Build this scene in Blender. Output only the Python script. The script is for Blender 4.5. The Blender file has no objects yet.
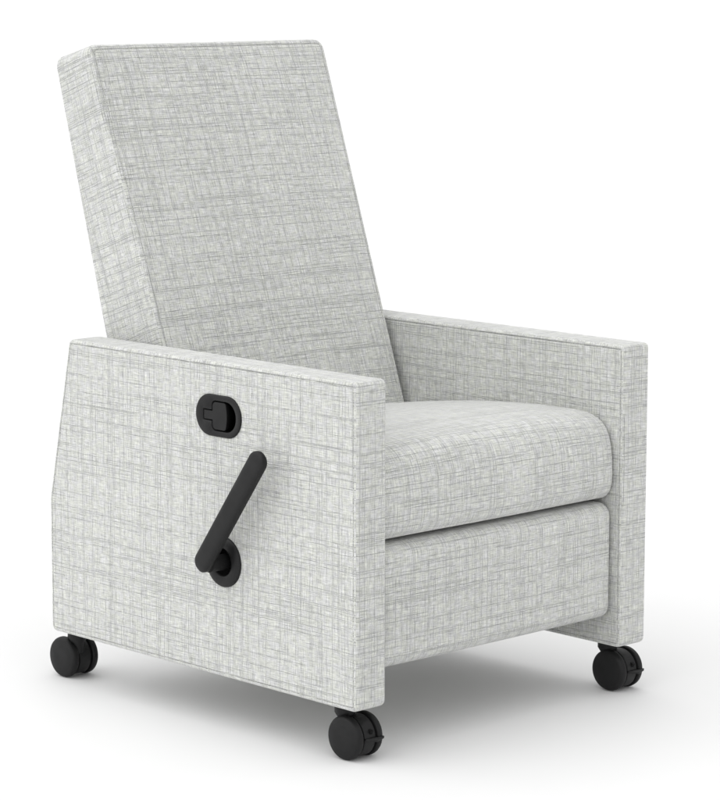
import bpy, bmesh, math, random
from mathutils import Vector, Matrix
C = bpy.context.scene
R = math.radians

# ------------------------------------------------------------------ camera
YAW, PITCH, ROLL = -0.7748, 0.1527, 0.0027
fwd = Vector((-math.sin(YAW)*math.cos(PITCH), math.cos(YAW)*math.cos(PITCH), -math.sin(PITCH)))
right = Vector((math.cos(YAW), math.sin(YAW), 0))
up = right.cross(fwd)
r2 = math.cos(ROLL)*right + math.sin(ROLL)*up
u2 = -math.sin(ROLL)*right + math.cos(ROLL)*up
cam = bpy.data.cameras.new('camera')
co = bpy.data.objects.new('camera', cam)
C.collection.objects.link(co)
m = Matrix((r2, u2, -fwd)).transposed().to_4x4()
m.translation = Vector((-3.3343, -3.4637, 1.3676))
co.matrix_world = m
cam.sensor_fit = 'VERTICAL'
cam.sensor_height = 36
cam.lens = 36*2923.7/800
cam.shift_x = -21.1/800
cam.shift_y = 2.3/800
cam.clip_start = 0.1
cam.clip_end = 1000
C.camera = co

# ------------------------------------------------------------------ studio light
w = bpy.data.worlds.new('World')
C.world = w
w.use_nodes = True
bg = w.node_tree.nodes['Background']
WN, WLK = w.node_tree.nodes, w.node_tree.links
# white studio cyclorama, brighter towards a big overhead bank at the upper left
wtc = WN.new('ShaderNodeTexCoord')
wdot = WN.new('ShaderNodeVectorMath'); wdot.operation = 'DOT_PRODUCT'
WLK.new(wtc.outputs['Generated'], wdot.inputs[0])
wdot.inputs[1].default_value = Vector((-.50, .10, .86)).normalized()
wmr = WN.new('ShaderNodeMapRange'); wmr.interpolation_type = 'SMOOTHSTEP'
WLK.new(wdot.outputs['Value'], wmr.inputs[0])
for i_, q_ in zip((1, 2, 3, 4), (.1, .95, .80, 1.82)): wmr.inputs[i_].default_value = q_
WLK.new(wmr.outputs[0], bg.inputs[1])
bg.inputs[0].default_value = (1, 1, 1, 1)

def area(name, loc, target, size, power, col=(1, 1, 1)):
    l = bpy.data.lights.new(name, 'AREA')
    l.shape = 'SQUARE'
    l.size = size
    l.energy = power
    l.color = col
    o = bpy.data.objects.new(name, l)
    C.collection.objects.link(o)
    o.location = loc
    o.rotation_euler = (Vector(target)-Vector(loc)).to_track_quat('-Z', 'Y').to_euler()
    return o
area('softbox_key', (-3.6, 2.0, 4.6), (.35, .4, .3), 2.4, 14)

C.view_settings.view_transform = 'Standard'
C.view_settings.look = 'None'
C.view_settings.exposure = 0.0
C.view_settings.gamma = 1.0

# ------------------------------------------------------------------ node helpers
class NT:
    def __init__(s, name):
        s.m = bpy.data.materials.new(name)
        s.m.use_nodes = True
        s.t = s.m.node_tree
        s.b = s.t.nodes['Principled BSDF']
    def lk(s, a, b): s.t.links.new(a, b)
    def math(s, op, a, b=None, c=None, clamp=False):
        n = s.t.nodes.new('ShaderNodeMath'); n.operation = op; n.use_clamp = clamp
        for i, v in enumerate((a, b, c)):
            if v is None: continue
            if isinstance(v, (int, float)): n.inputs[i].default_value = v
            else: s.lk(v, n.inputs[i])
        return n.outputs[0]
    def noise(s, x, y, detail=1.0, rough=.5):
        c = s.t.nodes.new('ShaderNodeCombineXYZ')
        for i, v in enumerate((x, y)):
            if isinstance(v, (int, float)): c.inputs[i].default_value = v
            else: s.lk(v, c.inputs[i])
        n = s.t.nodes.new('ShaderNodeTexNoise'); n.noise_dimensions = '2D'
        n.inputs['Scale'].default_value = 1
        n.inputs['Detail'].default_value = detail
        n.inputs['Roughness'].default_value = rough
        s.lk(c.outputs[0], n.inputs['Vector'])
        return n.outputs[0]
    def step(s, v, a, b, lo=0., hi=1.):
        n = s.t.nodes.new('ShaderNodeMapRange'); n.interpolation_type = 'SMOOTHSTEP'
        s.lk(v, n.inputs[0])
        for i, q in zip((1, 2, 3, 4), (a, b, lo, hi)): n.inputs[i].default_value = q
        return n.outputs[0]
    def mix(s, f, a, b):
        n = s.t.nodes.new('ShaderNodeMix'); n.data_type = 'RGBA'
        if isinstance(f, (int, float)): n.inputs[0].default_value = f
        else: s.lk(f, n.inputs[0])
        for i, v in ((6, a), (7, b)):
            if isinstance(v, tuple): n.inputs[i].default_value = v+(1,)
            else: s.lk(v, n.inputs[i])
        return n.outputs[2]

def fabric():
    n = NT('linen_weave')
    uv = n.t.nodes.new('ShaderNodeUVMap'); uv.uv_map = 'UVMap'
    sp = n.t.nodes.new('ShaderNodeSeparateXYZ'); n.lk(uv.outputs[0], sp.inputs[0])
    U, V = sp.outputs[0], sp.outputs[1]
    M = n.math
    # threads wander a little
    V2 = M('ADD', V, M('MULTIPLY', n.noise(M('MULTIPLY', U, 5), M('MULTIPLY', V, 9), 1), .0045))
    U2 = M('ADD', U, M('MULTIPLY', n.noise(M('MULTIPLY', U, 9), M('MULTIPLY', V, 5), 1), .0035))
    V2 = M('ADD', V2, M('MULTIPLY', n.noise(M('MULTIPLY', U, 60), M('MULTIPLY', V, 60), 1), .0006))
    U2 = M('ADD', U2, M('MULTIPLY', n.noise(M('MULTIPLY', U, 60), M('MULTIPLY_ADD', V, 60, 9.), 1), .0006))
    def threads(A, B, N, s, thr, along, wdt):
        """single dark yarns: N yarn slots per metre, a few of them picked, each fading in and out along its run"""
        q = M('MULTIPLY_ADD', B, N, s)
        idn = M('FLOOR', q)
        wn = n.t.nodes.new('ShaderNodeTexWhiteNoise'); wn.noise_dimensions = '1D'
        n.lk(idn, wn.inputs['W'])
        r = wn.outputs['Value']
        bundle = n.noise(M('MULTIPLY', A, 2.5), M('MULTIPLY_ADD', B, 26, s), 1)
        pick = n.step(M('ADD', r, M('MULTIPLY_ADD', bundle, .30, -.15)), thr, thr+.10)
        run = n.step(n.noise(M('MULTIPLY_ADD', A, along, M('MULTIPLY', r, 97)), M('MULTIPLY', idn, 7.31), 1), .40, .56)
        jit = M('MULTIPLY_ADD', M('FRACT', M('MULTIPLY', r, 37.3)), .5, -.75)   # uneven spacing
        fr = M('ABSOLUTE', M('ADD', M('FRACT', q), jit))
        prof = n.step(fr, wdt*.3, wdt, 1., 0.)
        return M('MULTIPLY', M('MULTIPLY', pick, run), prof)
    def family(A, B, s):
        big = threads(A, B, 285, s*3, .45, 6, .26)
        small = threads(A, B, 420, s*9, .30, 11, .27)
        fine = n.noise(M('MULTIPLY', A, 48), M('MULTIPLY_ADD', B, 680, s), 1, .6)
        lite = threads(A, B, 400, s*5+.4, .30, 90, .25)
        return big, small, fine, lite
    hb, hs2, hf, hl = family(U2, V2, 3.17)
    vb, vs2, vf, vl = family(V2, U2, 41.73)
    dark = M('MAXIMUM', M('MULTIPLY', hb, .92), M('MULTIPLY', vb, .92))
    dark2 = M('MAXIMUM', hs2, vs2)
    lite = M('MAXIMUM', hl, vl)
    tint = n.noise(M('MULTIPLY', U, 60), M('MULTIPLY', V, 75), 2, .6)
    base = n.mix(n.step(tint, .40, .62), (.568, .577, .532), (.560, .563, .560))
    base = n.mix(M('MULTIPLY', lite, .38), base, (.72, .725, .70))
    base = n.mix(M('MULTIPLY', dark2, .46), base, (.33, .342, .34))
    base = n.mix(M('MULTIPLY', dark, .66), base, (.232, .240, .236))
    f = M('MULTIPLY_ADD', M('ADD', hf, vf), .80, .20)     # fine per-thread value
    mx = n.t.nodes.new('ShaderNodeMix'); mx.data_type = 'RGBA'; mx.blend_type = 'MULTIPLY'
    mx.inputs[0].default_value = 1
    n.lk(base, mx.inputs[6])
    cc = n.t.nodes.new('ShaderNodeCombineXYZ')
    for i in range(3): n.lk(f, cc.inputs[i])
    n.lk(cc.outputs[0], mx.inputs[7])
    n.lk(mx.outputs[2], n.b.inputs['Base Color'])
    n.b.inputs['Roughness'].default_value = .95
    n.b.inputs['Specular IOR Level'].default_value = .15
    n.b.inputs['Sheen Weight'].default_value = .8
    n.b.inputs['Sheen Roughness'].default_value = .45
    h = M('ADD', M('ADD', hf, vf), M('MULTIPLY_ADD', lite, .5, M('MULTIPLY', dark, -.7)))
    bp = n.t.nodes.new('ShaderNodeBump')
    bp.inputs['Strength'].default_value = .8
    bp.inputs['Distance'].default_value = .0009
    n.lk(h, bp.inputs['Height'])
    n.lk(bp.outputs[0], n.b.inputs['Normal'])
    return n.m

def plastic(name, col, rough, grain=.12):
    n = NT(name)
    tc = n.t.nodes.new('ShaderNodeTexCoord')
    ns = n.t.nodes.new('ShaderNodeTexNoise'); ns.inputs['Scale'].default_value = 900
    n.lk(tc.outputs['Object'], ns.inputs['Vector'])
    n2 = n.t.nodes.new('ShaderNodeTexNoise'); n2.inputs['Scale'].default_value = 30
    n.lk(tc.outputs['Object'], n2.inputs['Vector'])
    n.b.inputs['Base Color'].default_value = col+(1,)
    n.lk(n.step(n2.outputs[0], .3, .7, rough-.05, rough+.06), n.b.inputs['Roughness'])
    bp = n.t.nodes.new('ShaderNodeBump'); bp.inputs['Strength'].default_value = grain
    bp.inputs['Distance'].default_value = .0004
    n.lk(ns.outputs[0], bp.inputs['Height']); n.lk(bp.outputs[0], n.b.inputs['Normal'])
    n.b.inputs['Specular IOR Level'].default_value = .28
    return n.m

FAB = fabric()
BLK = plastic('black_moulded_plastic', (.0075, .0075, .0078), .5)
TYR = plastic('black_wheel_rubber', (.0065, .0065, .0068), .55)
SLOT_SHADE = plastic('black_slot_shade', (.003, .003, .003), .8)  # deeper black that paints the shade inside the caster slot
UND = plastic('black_dust_cover', (.02, .02, .02), .9)
fl = NT('white_studio_floor')
fl.b.inputs['Base Color'].default_value = (.77, .77, .77, 1)
fl.b.inputs['Roughness'].default_value = .6
fl.b.inputs['Specular IOR Level'].default_value = .15
_tc = fl.t.nodes.new('ShaderNodeTexCoord')
_n = fl.t.nodes.new('ShaderNodeTexNoise'); _n.inputs['Scale'].default_value = 6
fl.lk(_tc.outputs['Object'], _n.inputs['Vector'])
fl.lk(fl.step(_n.outputs[0], .3, .7, .57, .63), fl.b.inputs['Roughness'])

# ------------------------------------------------------------------ mesh helpers
def link(name, me, mat, parent=None, wn=True):
    o = bpy.data.objects.new(name, me)
    C.collection.objects.link(o)
    me.materials.append(mat)
    if parent: o.parent = parent
    me.polygons.foreach_set('use_smooth', [True]*len(me.polygons))
    if wn:
        md = o.modifiers.new('normals', 'WEIGHTED_NORMAL'); md.keep_sharp = True
    return o

def box_uv(me, off=(0, 0), rot=None):
    """metre-scaled UVs by dominant normal; rot: matrix into the part's own frame"""
    uvl = me.uv_layers.new(name='UVMap')
    for p in me.polygons:
        nn = (rot @ p.normal) if rot else p.normal
        ax = max(range(3), key=lambda i: abs(nn[i])*(1.15 if i != 2 else 1))
        for li in p.loop_indices:
            v = me.vertices[me.loops[li].vertex_index].co
            if rot: v = rot @ v
            if ax == 0: q = (v.y+off[0]+(0 if nn.x < 0 else 5.3), v.z+off[1])
            elif ax == 1: q = (v.x+off[0]+3.7, v.z+off[1]+2.1)
            else: q = (v.x+off[0]+8.2, v.y+off[1]+1.4)
            uvl.data[li].uv = q

def rounded(poly, rad, inset=0., k=7):
    """outline of a convex polygon (CCW) with rounded corners, shrunk inwards by inset"""
    n = len(poly); P = [Vector(p) for p in poly]
    if not isinstance(rad, (list, tuple)): rad = [rad]*n
    out = []
    for i in range(n):
        a, b, c = P[i-1], P[i], P[(i+1) % n]
        d1 = (b-a).normalized(); d2 = (c-b).normalized()
        n1 = Vector((-d1.y, d1.x)); n2 = Vector((-d2.y, d2.x))
        bis = (n1+n2); ca = bis.length/2; bis.normalize()
        r = rad[i]
        cen = b + bis*(r/ca)
        rr = r-inset
        if rr < .0006:
            cen = b + bis*((inset+.0006)/ca); rr = .0006
        a1 = math.atan2(-n1.y, -n1.x); a2 = math.atan2(-n2.y, -n2.x)
        while a2 < a1: a2 += 2*math.pi
        for j in range(k):
            t = a1+(a2-a1)*j/(k-1)
            out.append((cen.x+rr*math.cos(t), cen.y+rr*math.sin(t)))
    return out

def densify(loop, step):
    out = []
    for i in range(len(loop)):
        a, b = Vector(loop[i]), Vector(loop[(i+1) % len(loop)])
        m_ = max(1, int(round((b-a).length/step)))
        for j in range(m_): out.append(tuple(a.lerp(b, j/m_)))
    return out

def prism(poly, rad, prof, T, k=7, prof2=None):
    """prof: (inset, height) from the rim to the middle of face A (height from A's plane, inwards positive);
    prof2 the same for face B at thickness T. Returns bmesh in (p, q, h)."""
    bm = bmesh.new()
    prof2 = prof2 or prof
    seq = [(d, h) for d, h in reversed(prof)] + [(d, T-h) for d, h in prof2]
    rings = []
    for d, h in seq:
        rings.append([bm.verts.new((x, y, h)) for x, y in rounded(poly, rad, d, k)])
    N = len(rings[0])
    for a, b in zip(rings, rings[1:]):
        for i in range(N):
            j = (i+1) % N
            bm.faces.new((a[i], a[j], b[j], b[i]))
    bm.faces.new(list(reversed(rings[0])))
    bm.faces.new(rings[-1])
    return bm

def arc_prof(r, n=5):
    return [(r*(1-math.cos(t)), r*(1-math.sin(t))) for t in [math.pi/2*i/n for i in range(n+1)]]

def seam_prof(r, g=.0023):
    p = arc_prof(r)
    return p+[(r+.0005, g*.6), (r+.0011, g), (r+.0017, g*.6), (r+.0026, 0), (r+.004, 0)]

def finish(bm, mat_or_M, name):
    bmesh.ops.transform(bm, matrix=mat_or_M, verts=bm.verts)
    bmesh.ops.recalc_face_normals(bm, faces=bm.faces)
    me = bpy.data.meshes.new(name); bm.to_mesh(me); bm.free()
    return me

# (p,q,h) -> world maps
YZX = Matrix(((0, 0, 1, 0), (1, 0, 0, 0), (0, 1, 0, 0), (0, 0, 0, 1)))      # p=y q=z h=x

def lathe(prof, N=48):
    """prof (radius, height) -> bmesh about the h axis"""
    bm = bmesh.new(); rings = []
    for r, h in prof:
        if r < 1e-6: rings.append([bm.verts.new((0, 0, h))])
        else: rings.append([bm.verts.new((r*math.cos(2*math.pi*i/N), r*math.sin(2*math.pi*i/N), h)) for i in range(N)])
    for a, b in zip(rings, rings[1:]):
        for i in range(N):
            j = (i+1) % N
            if len(a) == 1 and len(b) == 1: continue
            if len(a) == 1: bm.faces.new((a[0], b[j], b[i]))
            elif len(b) == 1: bm.faces.new((a[i], a[j], b[0]))
            else: bm.faces.new((a[i], a[j], b[j], b[i]))
    return bm

def crown_loft(prof, x0, x1, r, crown, name, off):
    """closed (y,z) profile swept along x; ends rounded by r; crown(t, y, z, nrm)->outward bulge"""
    prof = densify(prof, .008)
    n = len(prof)
    nr = []
    area_ = sum(prof[i][0]*prof[(i+1) % n][1]-prof[(i+1) % n][0]*prof[i][1] for i in range(n))
    sg = 1 if area_ > 0 else -1
    for i in range(n):
        a, b = Vector(prof[i-1]), Vector(prof[(i+1) % n]); d = (b-a).normalized()
        nr.append(Vector((d.y, -d.x))*sg)
    W_ = x1-x0
    st = []
    for i in range(9):
        s = r*(1-math.cos(math.pi/2*i/8)); st.append(s)
    mid = [r+(W_-2*r)*i/36 for i in range(1, 36)]
    xs = st+mid+[W_-s for s in reversed(st)]
    bm = bmesh.new(); uvl = bm.loops.layers.uv.new('UVMap')
    rings = []
    for s in xs:
        e = min(s, W_-s)
        d = r-math.sqrt(max(0, r*r-(r-e)**2)) if e < r else 0
        t = s/W_
        ring = []
        for i in range(n):
            p = Vector(prof[i]) + nr[i]*(crown(t, *prof[i], nr[i])-d)
            ring.append(bm.verts.new((x0+s, p.x, p.y)))
        rings.append(ring)
    arc = [0]
    for i in range(n): arc.append(arc[-1]+(Vector(prof[(i+1) % n])-Vector(prof[i])).length)
    for k_ in range(len(xs)-1):
        a, b = rings[k_], rings[k_+1]
        for i in range(n):
            j = (i+1) % n
            f = bm.faces.new((a[i], a[j], b[j], b[i]))
            for l, (uu, vv) in zip(f.loops, ((xs[k_], arc[i]), (xs[k_], arc[i+1]), (xs[k_+1], arc[i+1]), (xs[k_+1], arc[i]))):
                l[uvl].uv = (uu+off[0], vv+off[1])
    for ring, rev in ((rings[0], True), (rings[-1], False)):
        f = bm.faces.new(list(reversed(ring)) if rev else ring)
        for l in f.loops: l[uvl].uv = (l.vert.co.y+off[0]+1, l.vert.co.z+off[1])
    bmesh.ops.recalc_face_normals(bm, faces=bm.faces)
    me = bpy.data.meshes.new(name); bm.to_mesh(me); bm.free()
    return me

# ------------------------------------------------------------------ floor
bm = bmesh.new()
bmesh.ops.create_circle(bm, cap_ends=True, segments=128, radius=400)
me = bpy.data.meshes.new('floor'); bm.to_mesh(me); bm.free()
fo = link('floor', me, fl.m, wn=False); fo['kind'] = 'structure'

# ------------------------------------------------------------------ recliner
W, T, D, ZB, ZT, ZK, DK = .7482, .0708, .8323, .0998, .6598, .3545, .0639
chair = bpy.data.objects.new('recliner_chair', None)
C.collection.objects.link(chair)
chair.location = (0, 0, 0)
chair['label'] = 'pale grey linen-weave recliner chair with tall tilted back, boxy arms, black side lever and casters'
chair['category'] = 'armchair'

HY, HZ = .3472, .5645      # release handle centre
LY, LZ = .3360, .3060      # lever hub centre

def evaluated_boolean(me, cutters):
    o = bpy.data.objects.new('work', me); C.collection.objects.link(o)
    cs = []
    for c in cutters:
        q = bpy.data.objects.new('cut', c); C.collection.objects.link(q); cs.append(q)
        md = o.modifiers.new('b', 'BOOLEAN'); md.object = q; md.operation = 'DIFFERENCE'; md.solver = 'EXACT'
    bpy.context.view_layer.update()
    ev = o.evaluated_get(bpy.context.evaluated_depsgraph_get())
    out = bpy.data.meshes.new_from_object(ev)
    for q in cs+[o]: bpy.data.objects.remove(q)
    return out

def stadium(w_, h_, k=16, r=None):
    r = r or h_/2
    return rounded([(-w_/2, -h_/2), (w_/2, -h_/2), (w_/2, h_/2), (-w_/2, h_/2)], r, 0, k)

def side_panel(x0, cutters=()):
    poly = [(0, ZB-.0052), (D, ZB-.0012), (D, ZK), (D-DK, ZT), (0, ZT)]
    bm = prism(poly, [.012, .012, .02, .012, .009], seam_prof(.0065), T, k=6)
    me = finish(bm, Matrix.Translation((x0, 0, 0)) @ YZX, 'side_panel')
    if cutters: me = evaluated_boolean(me, cutters)
    box_uv(me, (x0*3.3, x0))
    return link('side_panel', me, FAB, chair)

def cutter(loop, x0, x1, cy, cz):
    bm = bmesh.new()
    a = [bm.verts.new((x0, cy+p, cz+q)) for p, q in loop]
    b = [bm.verts.new((x1, cy+p, cz+q)) for p, q in loop]
    n = len(a)
    for i in range(n): bm.faces.new((a[i], a[(i+1) % n], b[(i+1) % n], b[i]))
    bm.faces.new(list(reversed(a))); bm.faces.new(b)
    bmesh.ops.recalc_face_normals(bm, faces=bm.faces)
    me = bpy.data.meshes.new('cut'); bm.to_mesh(me); bm.free()
    return me

circ = [(.036*math.cos(2*math.pi*i/40), .036*math.sin(2*math.pi*i/40)) for i in range(40)]
near = side_panel(0., [cutter(stadium(.104, .060), -.02, .045, HY, HZ), cutter(circ, -.02, .05, LY, LZ)])
far = side_panel(W-T)

# backrest: slab leaning back, a little thicker and wider towards its foot
ANG = .3293
bx0t, bx1t, bx0b, bx1b = .0745, .6715, .0880, .6630
L_ = .86
def back_mesh():
    th = .1130
    poly = [(-.5, -1), (.5, -1), (.5, 0), (-.5, 0)]
    hw = (bx1t-bx0t)/2
    P = [(-hw, -L_), (hw, -L_), (hw, 0), (-hw, 0)]
    rim = arc_prof(.010, 6)
    front = rim+[(.0105, .0012), (.0111, .0020), (.0118, .0012), (.0126, .0), (.018, -.0006), (.045, -.0028), (.10, -.0042), (.18, -.005)]
    back = arc_prof(.007, 5)+[(.02, 0)]
    bm = prism(P, [.02, .02, .022, .022], front, th, k=8, prof2=back)
    # local: p across, q up the slab, h depth behind the front
    for v in bm.verts:
        t = -v.co.y
        v.co.z = v.co.z*(1+ (.076/.1)*max(0, t)*.98) if v.co.z > th*.3 else v.co.z
        if v.co.z > th*.5: v.co.y += .006
        else: v.co.z += .009*max(0, 1-t/.30)**1.3
        f = min(t/.62, 1.3)
        lo = bx0t+(bx0b-bx0t)*f; hi = bx1t+(bx1b-bx1t)*f
        u_ = (v.co.x+hw)/(2*hw)
        v.co.x = lo+(hi-lo)*u_
    c, s = math.cos(ANG), math.sin(ANG)
    # world = origin + p*X + q*up + h*backwards
    Mx = Matrix(((1, 0, 0, 0), (0, s, c, .7875), (0, c, -s, 1.2025), (0, 0, 0, 1)))
    me = finish(bm, Mx, 'backrest')
    inv = Mx.to_3x3().inverted()
    # frame for UVs: x across, y depth, z up the slab
    sw = Matrix(((1, 0, 0), (0, 0, 1), (0, 1, 0)))
    box_uv(me, (11.2, 4.4), sw @ inv)
    return me
link('backrest', back_mesh(), FAB, chair)

# seat cushion
prof = [(.60, .372), (.60, .488), (.555, .4945), (.50, .503), (.44, .511), (.37, .519), (.307, .5245), (.25, .5285), (.20, .531), (.15, .5315),
        (.116, .5318), (.092, .5308), (.074, .5285), (.058, .5240), (.045, .5165), (.0345, .506), (.0265, .491), (.0212, .472), (.0184, .448),
        (.0170, .42), (.0182, .404), (.022, .391), (.029, .381), (.038, .3755), (.05, .372)]
prof = list(reversed(prof))
def sc(t, y, z, n_):
    b = 1-abs(2*t-1)**2.6
    return b*(.010*max(0, n_.y)+.006*max(0, -n_.x)*1) if z > .376 else 0
link('seat_cushion', crown_loft(prof, T+.0025, W-T-.0025, .010, sc, 'seat_cushion', (20.3, 7.7)), FAB, chair, wn=False)

# lower front (footrest) pad
fp = rounded([(.0215, .150), (.100, .150), (.100, .366), (.0215, .366)], [.024, .006, .006, .026], 0, 9)
def fc(t, y, z, n_):
    return (1-abs(2*t-1)**3)*.003*max(0, -n_.x)
link('footrest_pad', crown_loft(fp, T+.003, W-T-.003, .011, fc, 'footrest_pad', (31.9, 2.3)), FAB, chair, wn=False)

def plain_box(name, a, b, r, mat, parent, off=(0, 0)):
    poly = [(a[1], a[2]), (b[1], a[2]), (b[1], b[2]), (a[1], b[2])]
    bm = prism(poly, r*1.2, arc_prof(r, 3), b[0]-a[0], k=4)
    me = finish(bm, Matrix.Translation((a[0], 0, 0)) @ YZX, name)
    box_uv(me, off)
    return link(name, me, mat, parent)
plain_box('seat_box', (T+.001, .102, .152), (W-T-.001, .74, .366), .004, FAB, chair, (51, 3))
plain_box('rear_panel', (T+.001, .742, .152), (W-T-.001, .765, .60), .006, FAB, chair, (44, 5))

# ------------------------------------------------------------------ release handle
def holed_plate(outer, inner, x_face, depth, name, bev=.0025):
    """plate in the yz plane with an opening; outer/inner loops of points"""
    bm = bmesh.new()
    def ring(loop, x, ins=0, sign=1):
        n = len(loop); out = []
        for i in range(n):
            a, b = Vector(loop[i-1]), Vector(loop[(i+1) % n]); d = (b-a).normalized()
            nn = Vector((-d.y, d.x))*ins*sign
            out.append(bm.verts.new((x, loop[i][0]+nn.x, loop[i][1]+nn.y)))
        return out
    def strip(a, b):
        n = len(a)
        for i in range(n): bm.faces.new((a[i], a[(i+1) % n], b[(i+1) % n], b[i]))
    o0 = ring(outer, x_face+depth); o1 = ring(outer, x_face+bev); o2 = ring(outer, x_face+bev*.3, bev*.3); o3 = ring(outer, x_face, bev)
    i3 = ring(inner, x_face, .0008, -1); i2 = ring(inner, x_face+.0008); i1 = ring(inner, x_face+.022)
    strip(o0, o1); strip(o1, o2); strip(o2, o3); strip(i3, i2); strip(i2, i1)
    es = [bm.edges.get((o3[i], o3[(i+1) % len(o3)])) for i in range(len(o3))]+[bm.edges.get((i3[i], i3[(i+1) % len(i3)])) for i in range(len(i3))]
    bmesh.ops.triangle_fill(bm, use_beauty=True, edges=es)
    bm.faces.new(i1)
    bmesh.ops.recalc_face_normals(bm, faces=bm.faces)
    me = bpy.data.meshes.new(name); bm.to_mesh(me); bm.free()
    return me

def fillet(pts, radii, k=6):
    """rounded closed polyline that may have concave corners"""
    n = len(pts); out = []
    for i in range(n):
        a, b, c = Vector(pts[i-1]), Vector(pts[i]), Vector(pts[(i+1) % n]); r = radii[i]
        d1 = (a-b).normalized(); d2 = (c-b).normalized()
        ang = d1.angle(d2); tl = r/math.tan(ang/2)
        p1 = b+d1*tl; p2 = b+d2*tl
        bis = (d1+d2).normalized(); cen = b+bis*(r/math.sin(ang/2))
        a1 = math.atan2(p1.y-cen.y, p1.x-cen.x); a2 = math.atan2(p2.y-cen.y, p2.x-cen.x)
        while a2-a1 > math.pi: a2 -= 2*math.pi
        while a2-a1 < -math.pi: a2 += 2*math.pi
        for j in range(k):
            t = a1+(a2-a1)*j/(k-1); out.append((cen.x+r*math.cos(t), cen.y+r*math.sin(t)))
    return out

hand = bpy.data.objects.new('release_handle', None); C.collection.objects.link(hand)
hand.parent = chair; hand.location = (0, HY, HZ)
outer = stadium(.1195, .0745, 20, .0370)
# y grows to the left in the picture: the round end of the cavity points to -y
def cav(g):
    return fillet([(-.047+g, .0268-g), (-.047+g, -.0268+g), (.0165-g, -.0268+g), (.0165-g, -.0098+g), (.0395-g, -.0098+g), (.0395-g, .0098-g), (.0165-g, .0098-g), (.0165-g, .0268-g)][::-1],
                  [.009, .0015, .002, .002, .0015, .009, .0262-g, .0262-g], 9)
def cavity(g):
    pts = [(-.047+g, .0268-g), (-.047+g, -.0268+g), (.0165-g, -.0268+g), (.0165-g, -.0098+g), (.0395-g, -.0098+g), (.0395-g, .0098-g), (.0165-g, .0098-g), (.0165-g, .0268-g)]
    return fillet(pts, [.026-g, .026-g, .009, .0015, .002, .002, .0015, .009], 9)
def cup_plate():
    me = holed_plate(outer, cavity(0), -.0035, .012, 'bezel')
    return me
link('bezel', cup_plate(), BLK, hand, wn=False)
pts = [(-.019, .0268-.0022), (-.019, -.0268+.0022), (.0165-.0018, -.0268+.0022), (.0165-.0018, -.0098+.0018), (.0395-.0018, -.0098+.0018), (.0395-.0018, .0098-.0018), (.0165-.0018, .0098-.0018), (.0165-.0018, .0268-.0022)]
pl = fillet(pts, [.004, .004, .008, .0012, .0015, .0015, .0012, .008], 7)
bm = bmesh.new()
def lofted(bm, loops):
    rr = [[bm.verts.new(v) for v in lp] for lp in loops]
    n = len(rr[0])
    for a, b in zip(rr, rr[1:]):
        for i in range(n): bm.faces.new((a[i], a[(i+1) % n], b[(i+1) % n], b[i]))
    bm.faces.new(list(reversed(rr[0]))); bm.faces.new(rr[-1])
def bow(p, q):                       # right edge of the paddle bows outwards
    return (p-.004*(1-(q/.0246)**2) if p < -.012 else p, q)
pl = [bow(p, q) for p, q in densify(pl, .004)]
lofted(bm, [[(.0180, p, q) for p, q in pl], [(-.0020, p, q) for p, q in pl], [(-.0028, p*.985, q*.975) for p, q in pl], [(-.0030, p*.95, q*.93) for p, q in pl]])
bmesh.ops.recalc_face_normals(bm, faces=bm.faces)
me = bpy.data.meshes.new('paddle'); bm.to_mesh(me); bm.free()
link('paddle', me, BLK, hand)

# ------------------------------------------------------------------ side lever
lev = bpy.data.objects.new('recline_lever', None); C.collection.objects.link(lev)
lev.parent = chair; lev.location = (0, LY, LZ)
XM = YZX
bez = [(.0455, .006), (.0455, -.0015), (.0448, -.0035), (.0425, -.0055), (.036, -.0075), (.0295, -.0080), (.0262, -.0070), (.0250, -.0050), (.0246, .0), (.0246, .030), (0, .030)]
link('bezel', finish(lathe(bez, 64), XM, 'lever_bezel'), BLK, lev, wn=False)
shaft = [(0, .028), (.0142, .028), (.0142, -.037), (0, -.034)]
link('shaft', finish(lathe(shaft, 32), XM, 'shaft'), BLK, lev, wn=True)
# grip: rounded flat bar with domed ends, running up and forwards
p0 = Vector((.0035, .0060)); p1 = Vector((-.1385, .2010))
def grip():
    d = (p1-p0); L = d.length; d.normalize(); n_ = Vector((-d.y, d.x))
    bm = bmesh.new(); loops = []
    hw, ht = .0192, .0088
    stations = []
    for i in range(11):
        a = math.pi/2*i/10; stations.append((-hw*math.cos(a), math.sin(a)))
    for i in range(1, 12): stations.append((L*i/12, 1))
    for i in range(11):
        a = math.pi/2*i/10; stations.append((L+hw*math.sin(a), math.cos(a)))
    for s, k_ in stations:
        k_ = max(k_, .02); lp = []
        kt = max(.02, k_**.6)
        for j in range(32):
            a = 2*math.pi*j/32; e = .55
            ca, sa = math.cos(a), math.sin(a)
            x = ht*kt*math.copysign(abs(ca)**e, ca); y = hw*k_*math.copysign(abs(sa)**e, sa)
            q = p0+d*s+n_*y
            lp.append((-.0445+x, q.x, q.y))
        loops.append(lp)
    lofted(bm, loops)
    bmesh.ops.recalc_face_normals(bm, faces=bm.faces)
    me = bpy.data.meshes.new('grip'); bm.to_mesh(me); bm.free()
    return me
link('grip', grip(), BLK, lev, wn=False)

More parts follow.
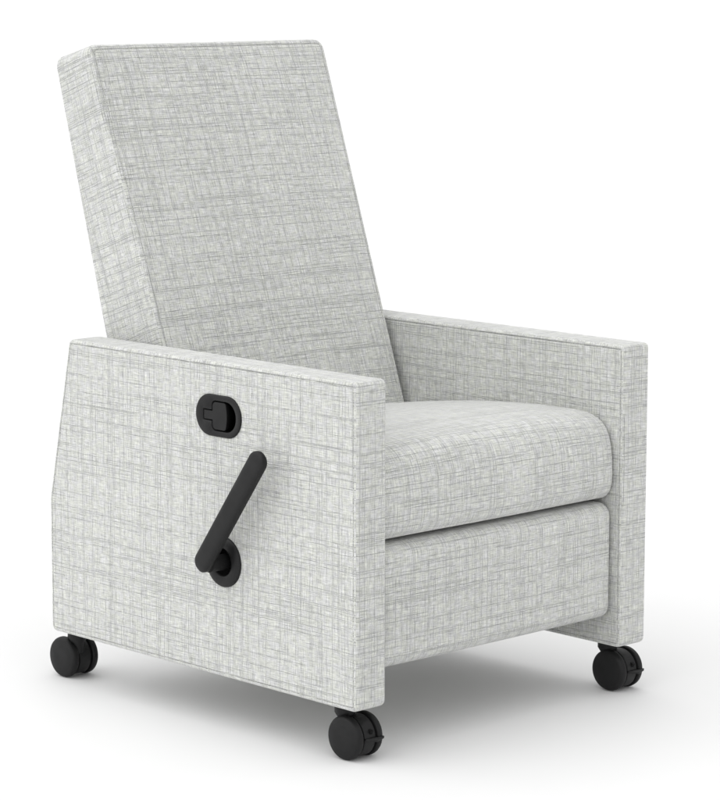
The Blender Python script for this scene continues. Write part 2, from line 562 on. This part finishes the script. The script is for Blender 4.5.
# ------------------------------------------------------------------ casters
RW = .0390
def wheel_mesh(side):
    # lathe along x; outer face at -side
    pr = [(0, -.0162), (.018, -.0160), (.0290, -.0155), (.0300, -.0150), (.0308, -.0149), (.0345, -.0140), (.0368, -.0122), (.0382, -.0098), (RW-.0002, -.0070), (RW, -.005), (RW, -.0025), (RW-.0010, -.0008), (.036, .0), (.022, .0), (.022, .005), (0, .005)]
    if side > 0: pr = [(r, -h) for r, h in pr]
    return finish(lathe(pr, 72), XM, 'wheel')
WL, WR = wheel_mesh(-1), wheel_mesh(1)

def housing_mesh():
    """hood between the wheels: a fat disc sector with a flat rear and a stem boss"""
    bm = bmesh.new()
    prof = []
    for i in range(40):
        a = R(-62+ (304)*i/39)
        prof.append((-.0365*math.cos(a), .0365*math.sin(a)))
    loops = []
    hwid = .0138
    for x, s in ((-hwid, .95), (-hwid+.002, 1.), (hwid-.002, 1.), (hwid, .95)):
        loops.append([(x, p*s, q*s) for p, q in prof])
    lofted(bm, loops)
    bmesh.ops.recalc_face_normals(bm, faces=bm.faces)
    me = bpy.data.meshes.new('housing'); bm.to_mesh(me); bm.free()
    return me
HOUS = housing_mesh()
bmc = lathe([(0, .0), (.0130, .0), (.0130, .030), (.0190, .040), (.0190, .0605), (0, .0605)], 32)
STEM = finish(bmc, Matrix.Identity(4), 'stem')

def pedal_mesh():
    bm = bmesh.new()
    # thin blade across the hood, reaching furthest forward in its middle and past the far wheel
    pv = [(-.0130, -.0340), (-.0128, -.0385), (-.0060, -.0430), (.0040, -.0470), (.0070, -.0475), (.0270, -.0425), (.0290, -.0410), (.0290, -.0395), (.0180, -.0385), (.0140, -.0330)]
    zz = lambda y: .0015+(y+.034)*.30
    lofted(bm, [[(x, y*.99, zz(y)-.0016) for x, y in pv], [(x, y, zz(y)-.0010) for x, y in pv], [(x, y, zz(y)+.0010) for x, y in pv], [(x, y*.99, zz(y)+.0016) for x, y in pv]])
    bmesh.ops.recalc_face_normals(bm, faces=bm.faces)
    me = bpy.data.meshes.new('pedal'); bm.to_mesh(me); bm.free()
    return me
PED = pedal_mesh()

def slot_mesh():  # solid block, no opening; its near-black colour stands in for a shaded hole
    bm = bmesh.new()
    bmesh.ops.create_cube(bm, size=1, matrix=Matrix.Translation((.002, -.0335, .0125)) @ Matrix.Rotation(R(20), 4, 'X') @ Matrix.Diagonal((.0062, .008, .0072, 1)))
    me = bpy.data.meshes.new('slot_shade_block'); bm.to_mesh(me); bm.free()
    return me
SLOT = slot_mesh()

def caster(x, y, sx, sy, rz, brake):
    e = bpy.data.objects.new('caster', None); C.collection.objects.link(e)
    e.parent = chair; e.location = (x, y, RW); e.rotation_euler = (0, 0, rz)
    a = link('wheel', WL.copy() , TYR, e, wn=False); a.location = (-.0170, 0, 0)
    b = link('wheel', WR.copy(), TYR, e, wn=False); b.location = (.0170, 0, 0)
    h = link('housing', HOUS.copy(), BLK, e)
    s = link('stem', STEM.copy(), BLK, e); s.location = (sx, sy, .0)
    if brake:
        link('brake_pedal', PED.copy(), BLK, e, wn=False)
        sl = link('latch_slot_shade', SLOT.copy(), SLOT_SHADE, e, wn=False)  # hole's shade painted as a dark block on the hood
        sl.data.polygons.foreach_set('use_smooth', [False]*len(sl.data.polygons))
    return e
caster(.0460, .0500, -.008, .016, R(1), True)
caster(.7325, .0530, -.010, .016, R(1), True)
caster(.0605, .8415, -.008, -.022, R(0), False)
caster(.7330, .8380, -.010, -.022, R(-2), False)
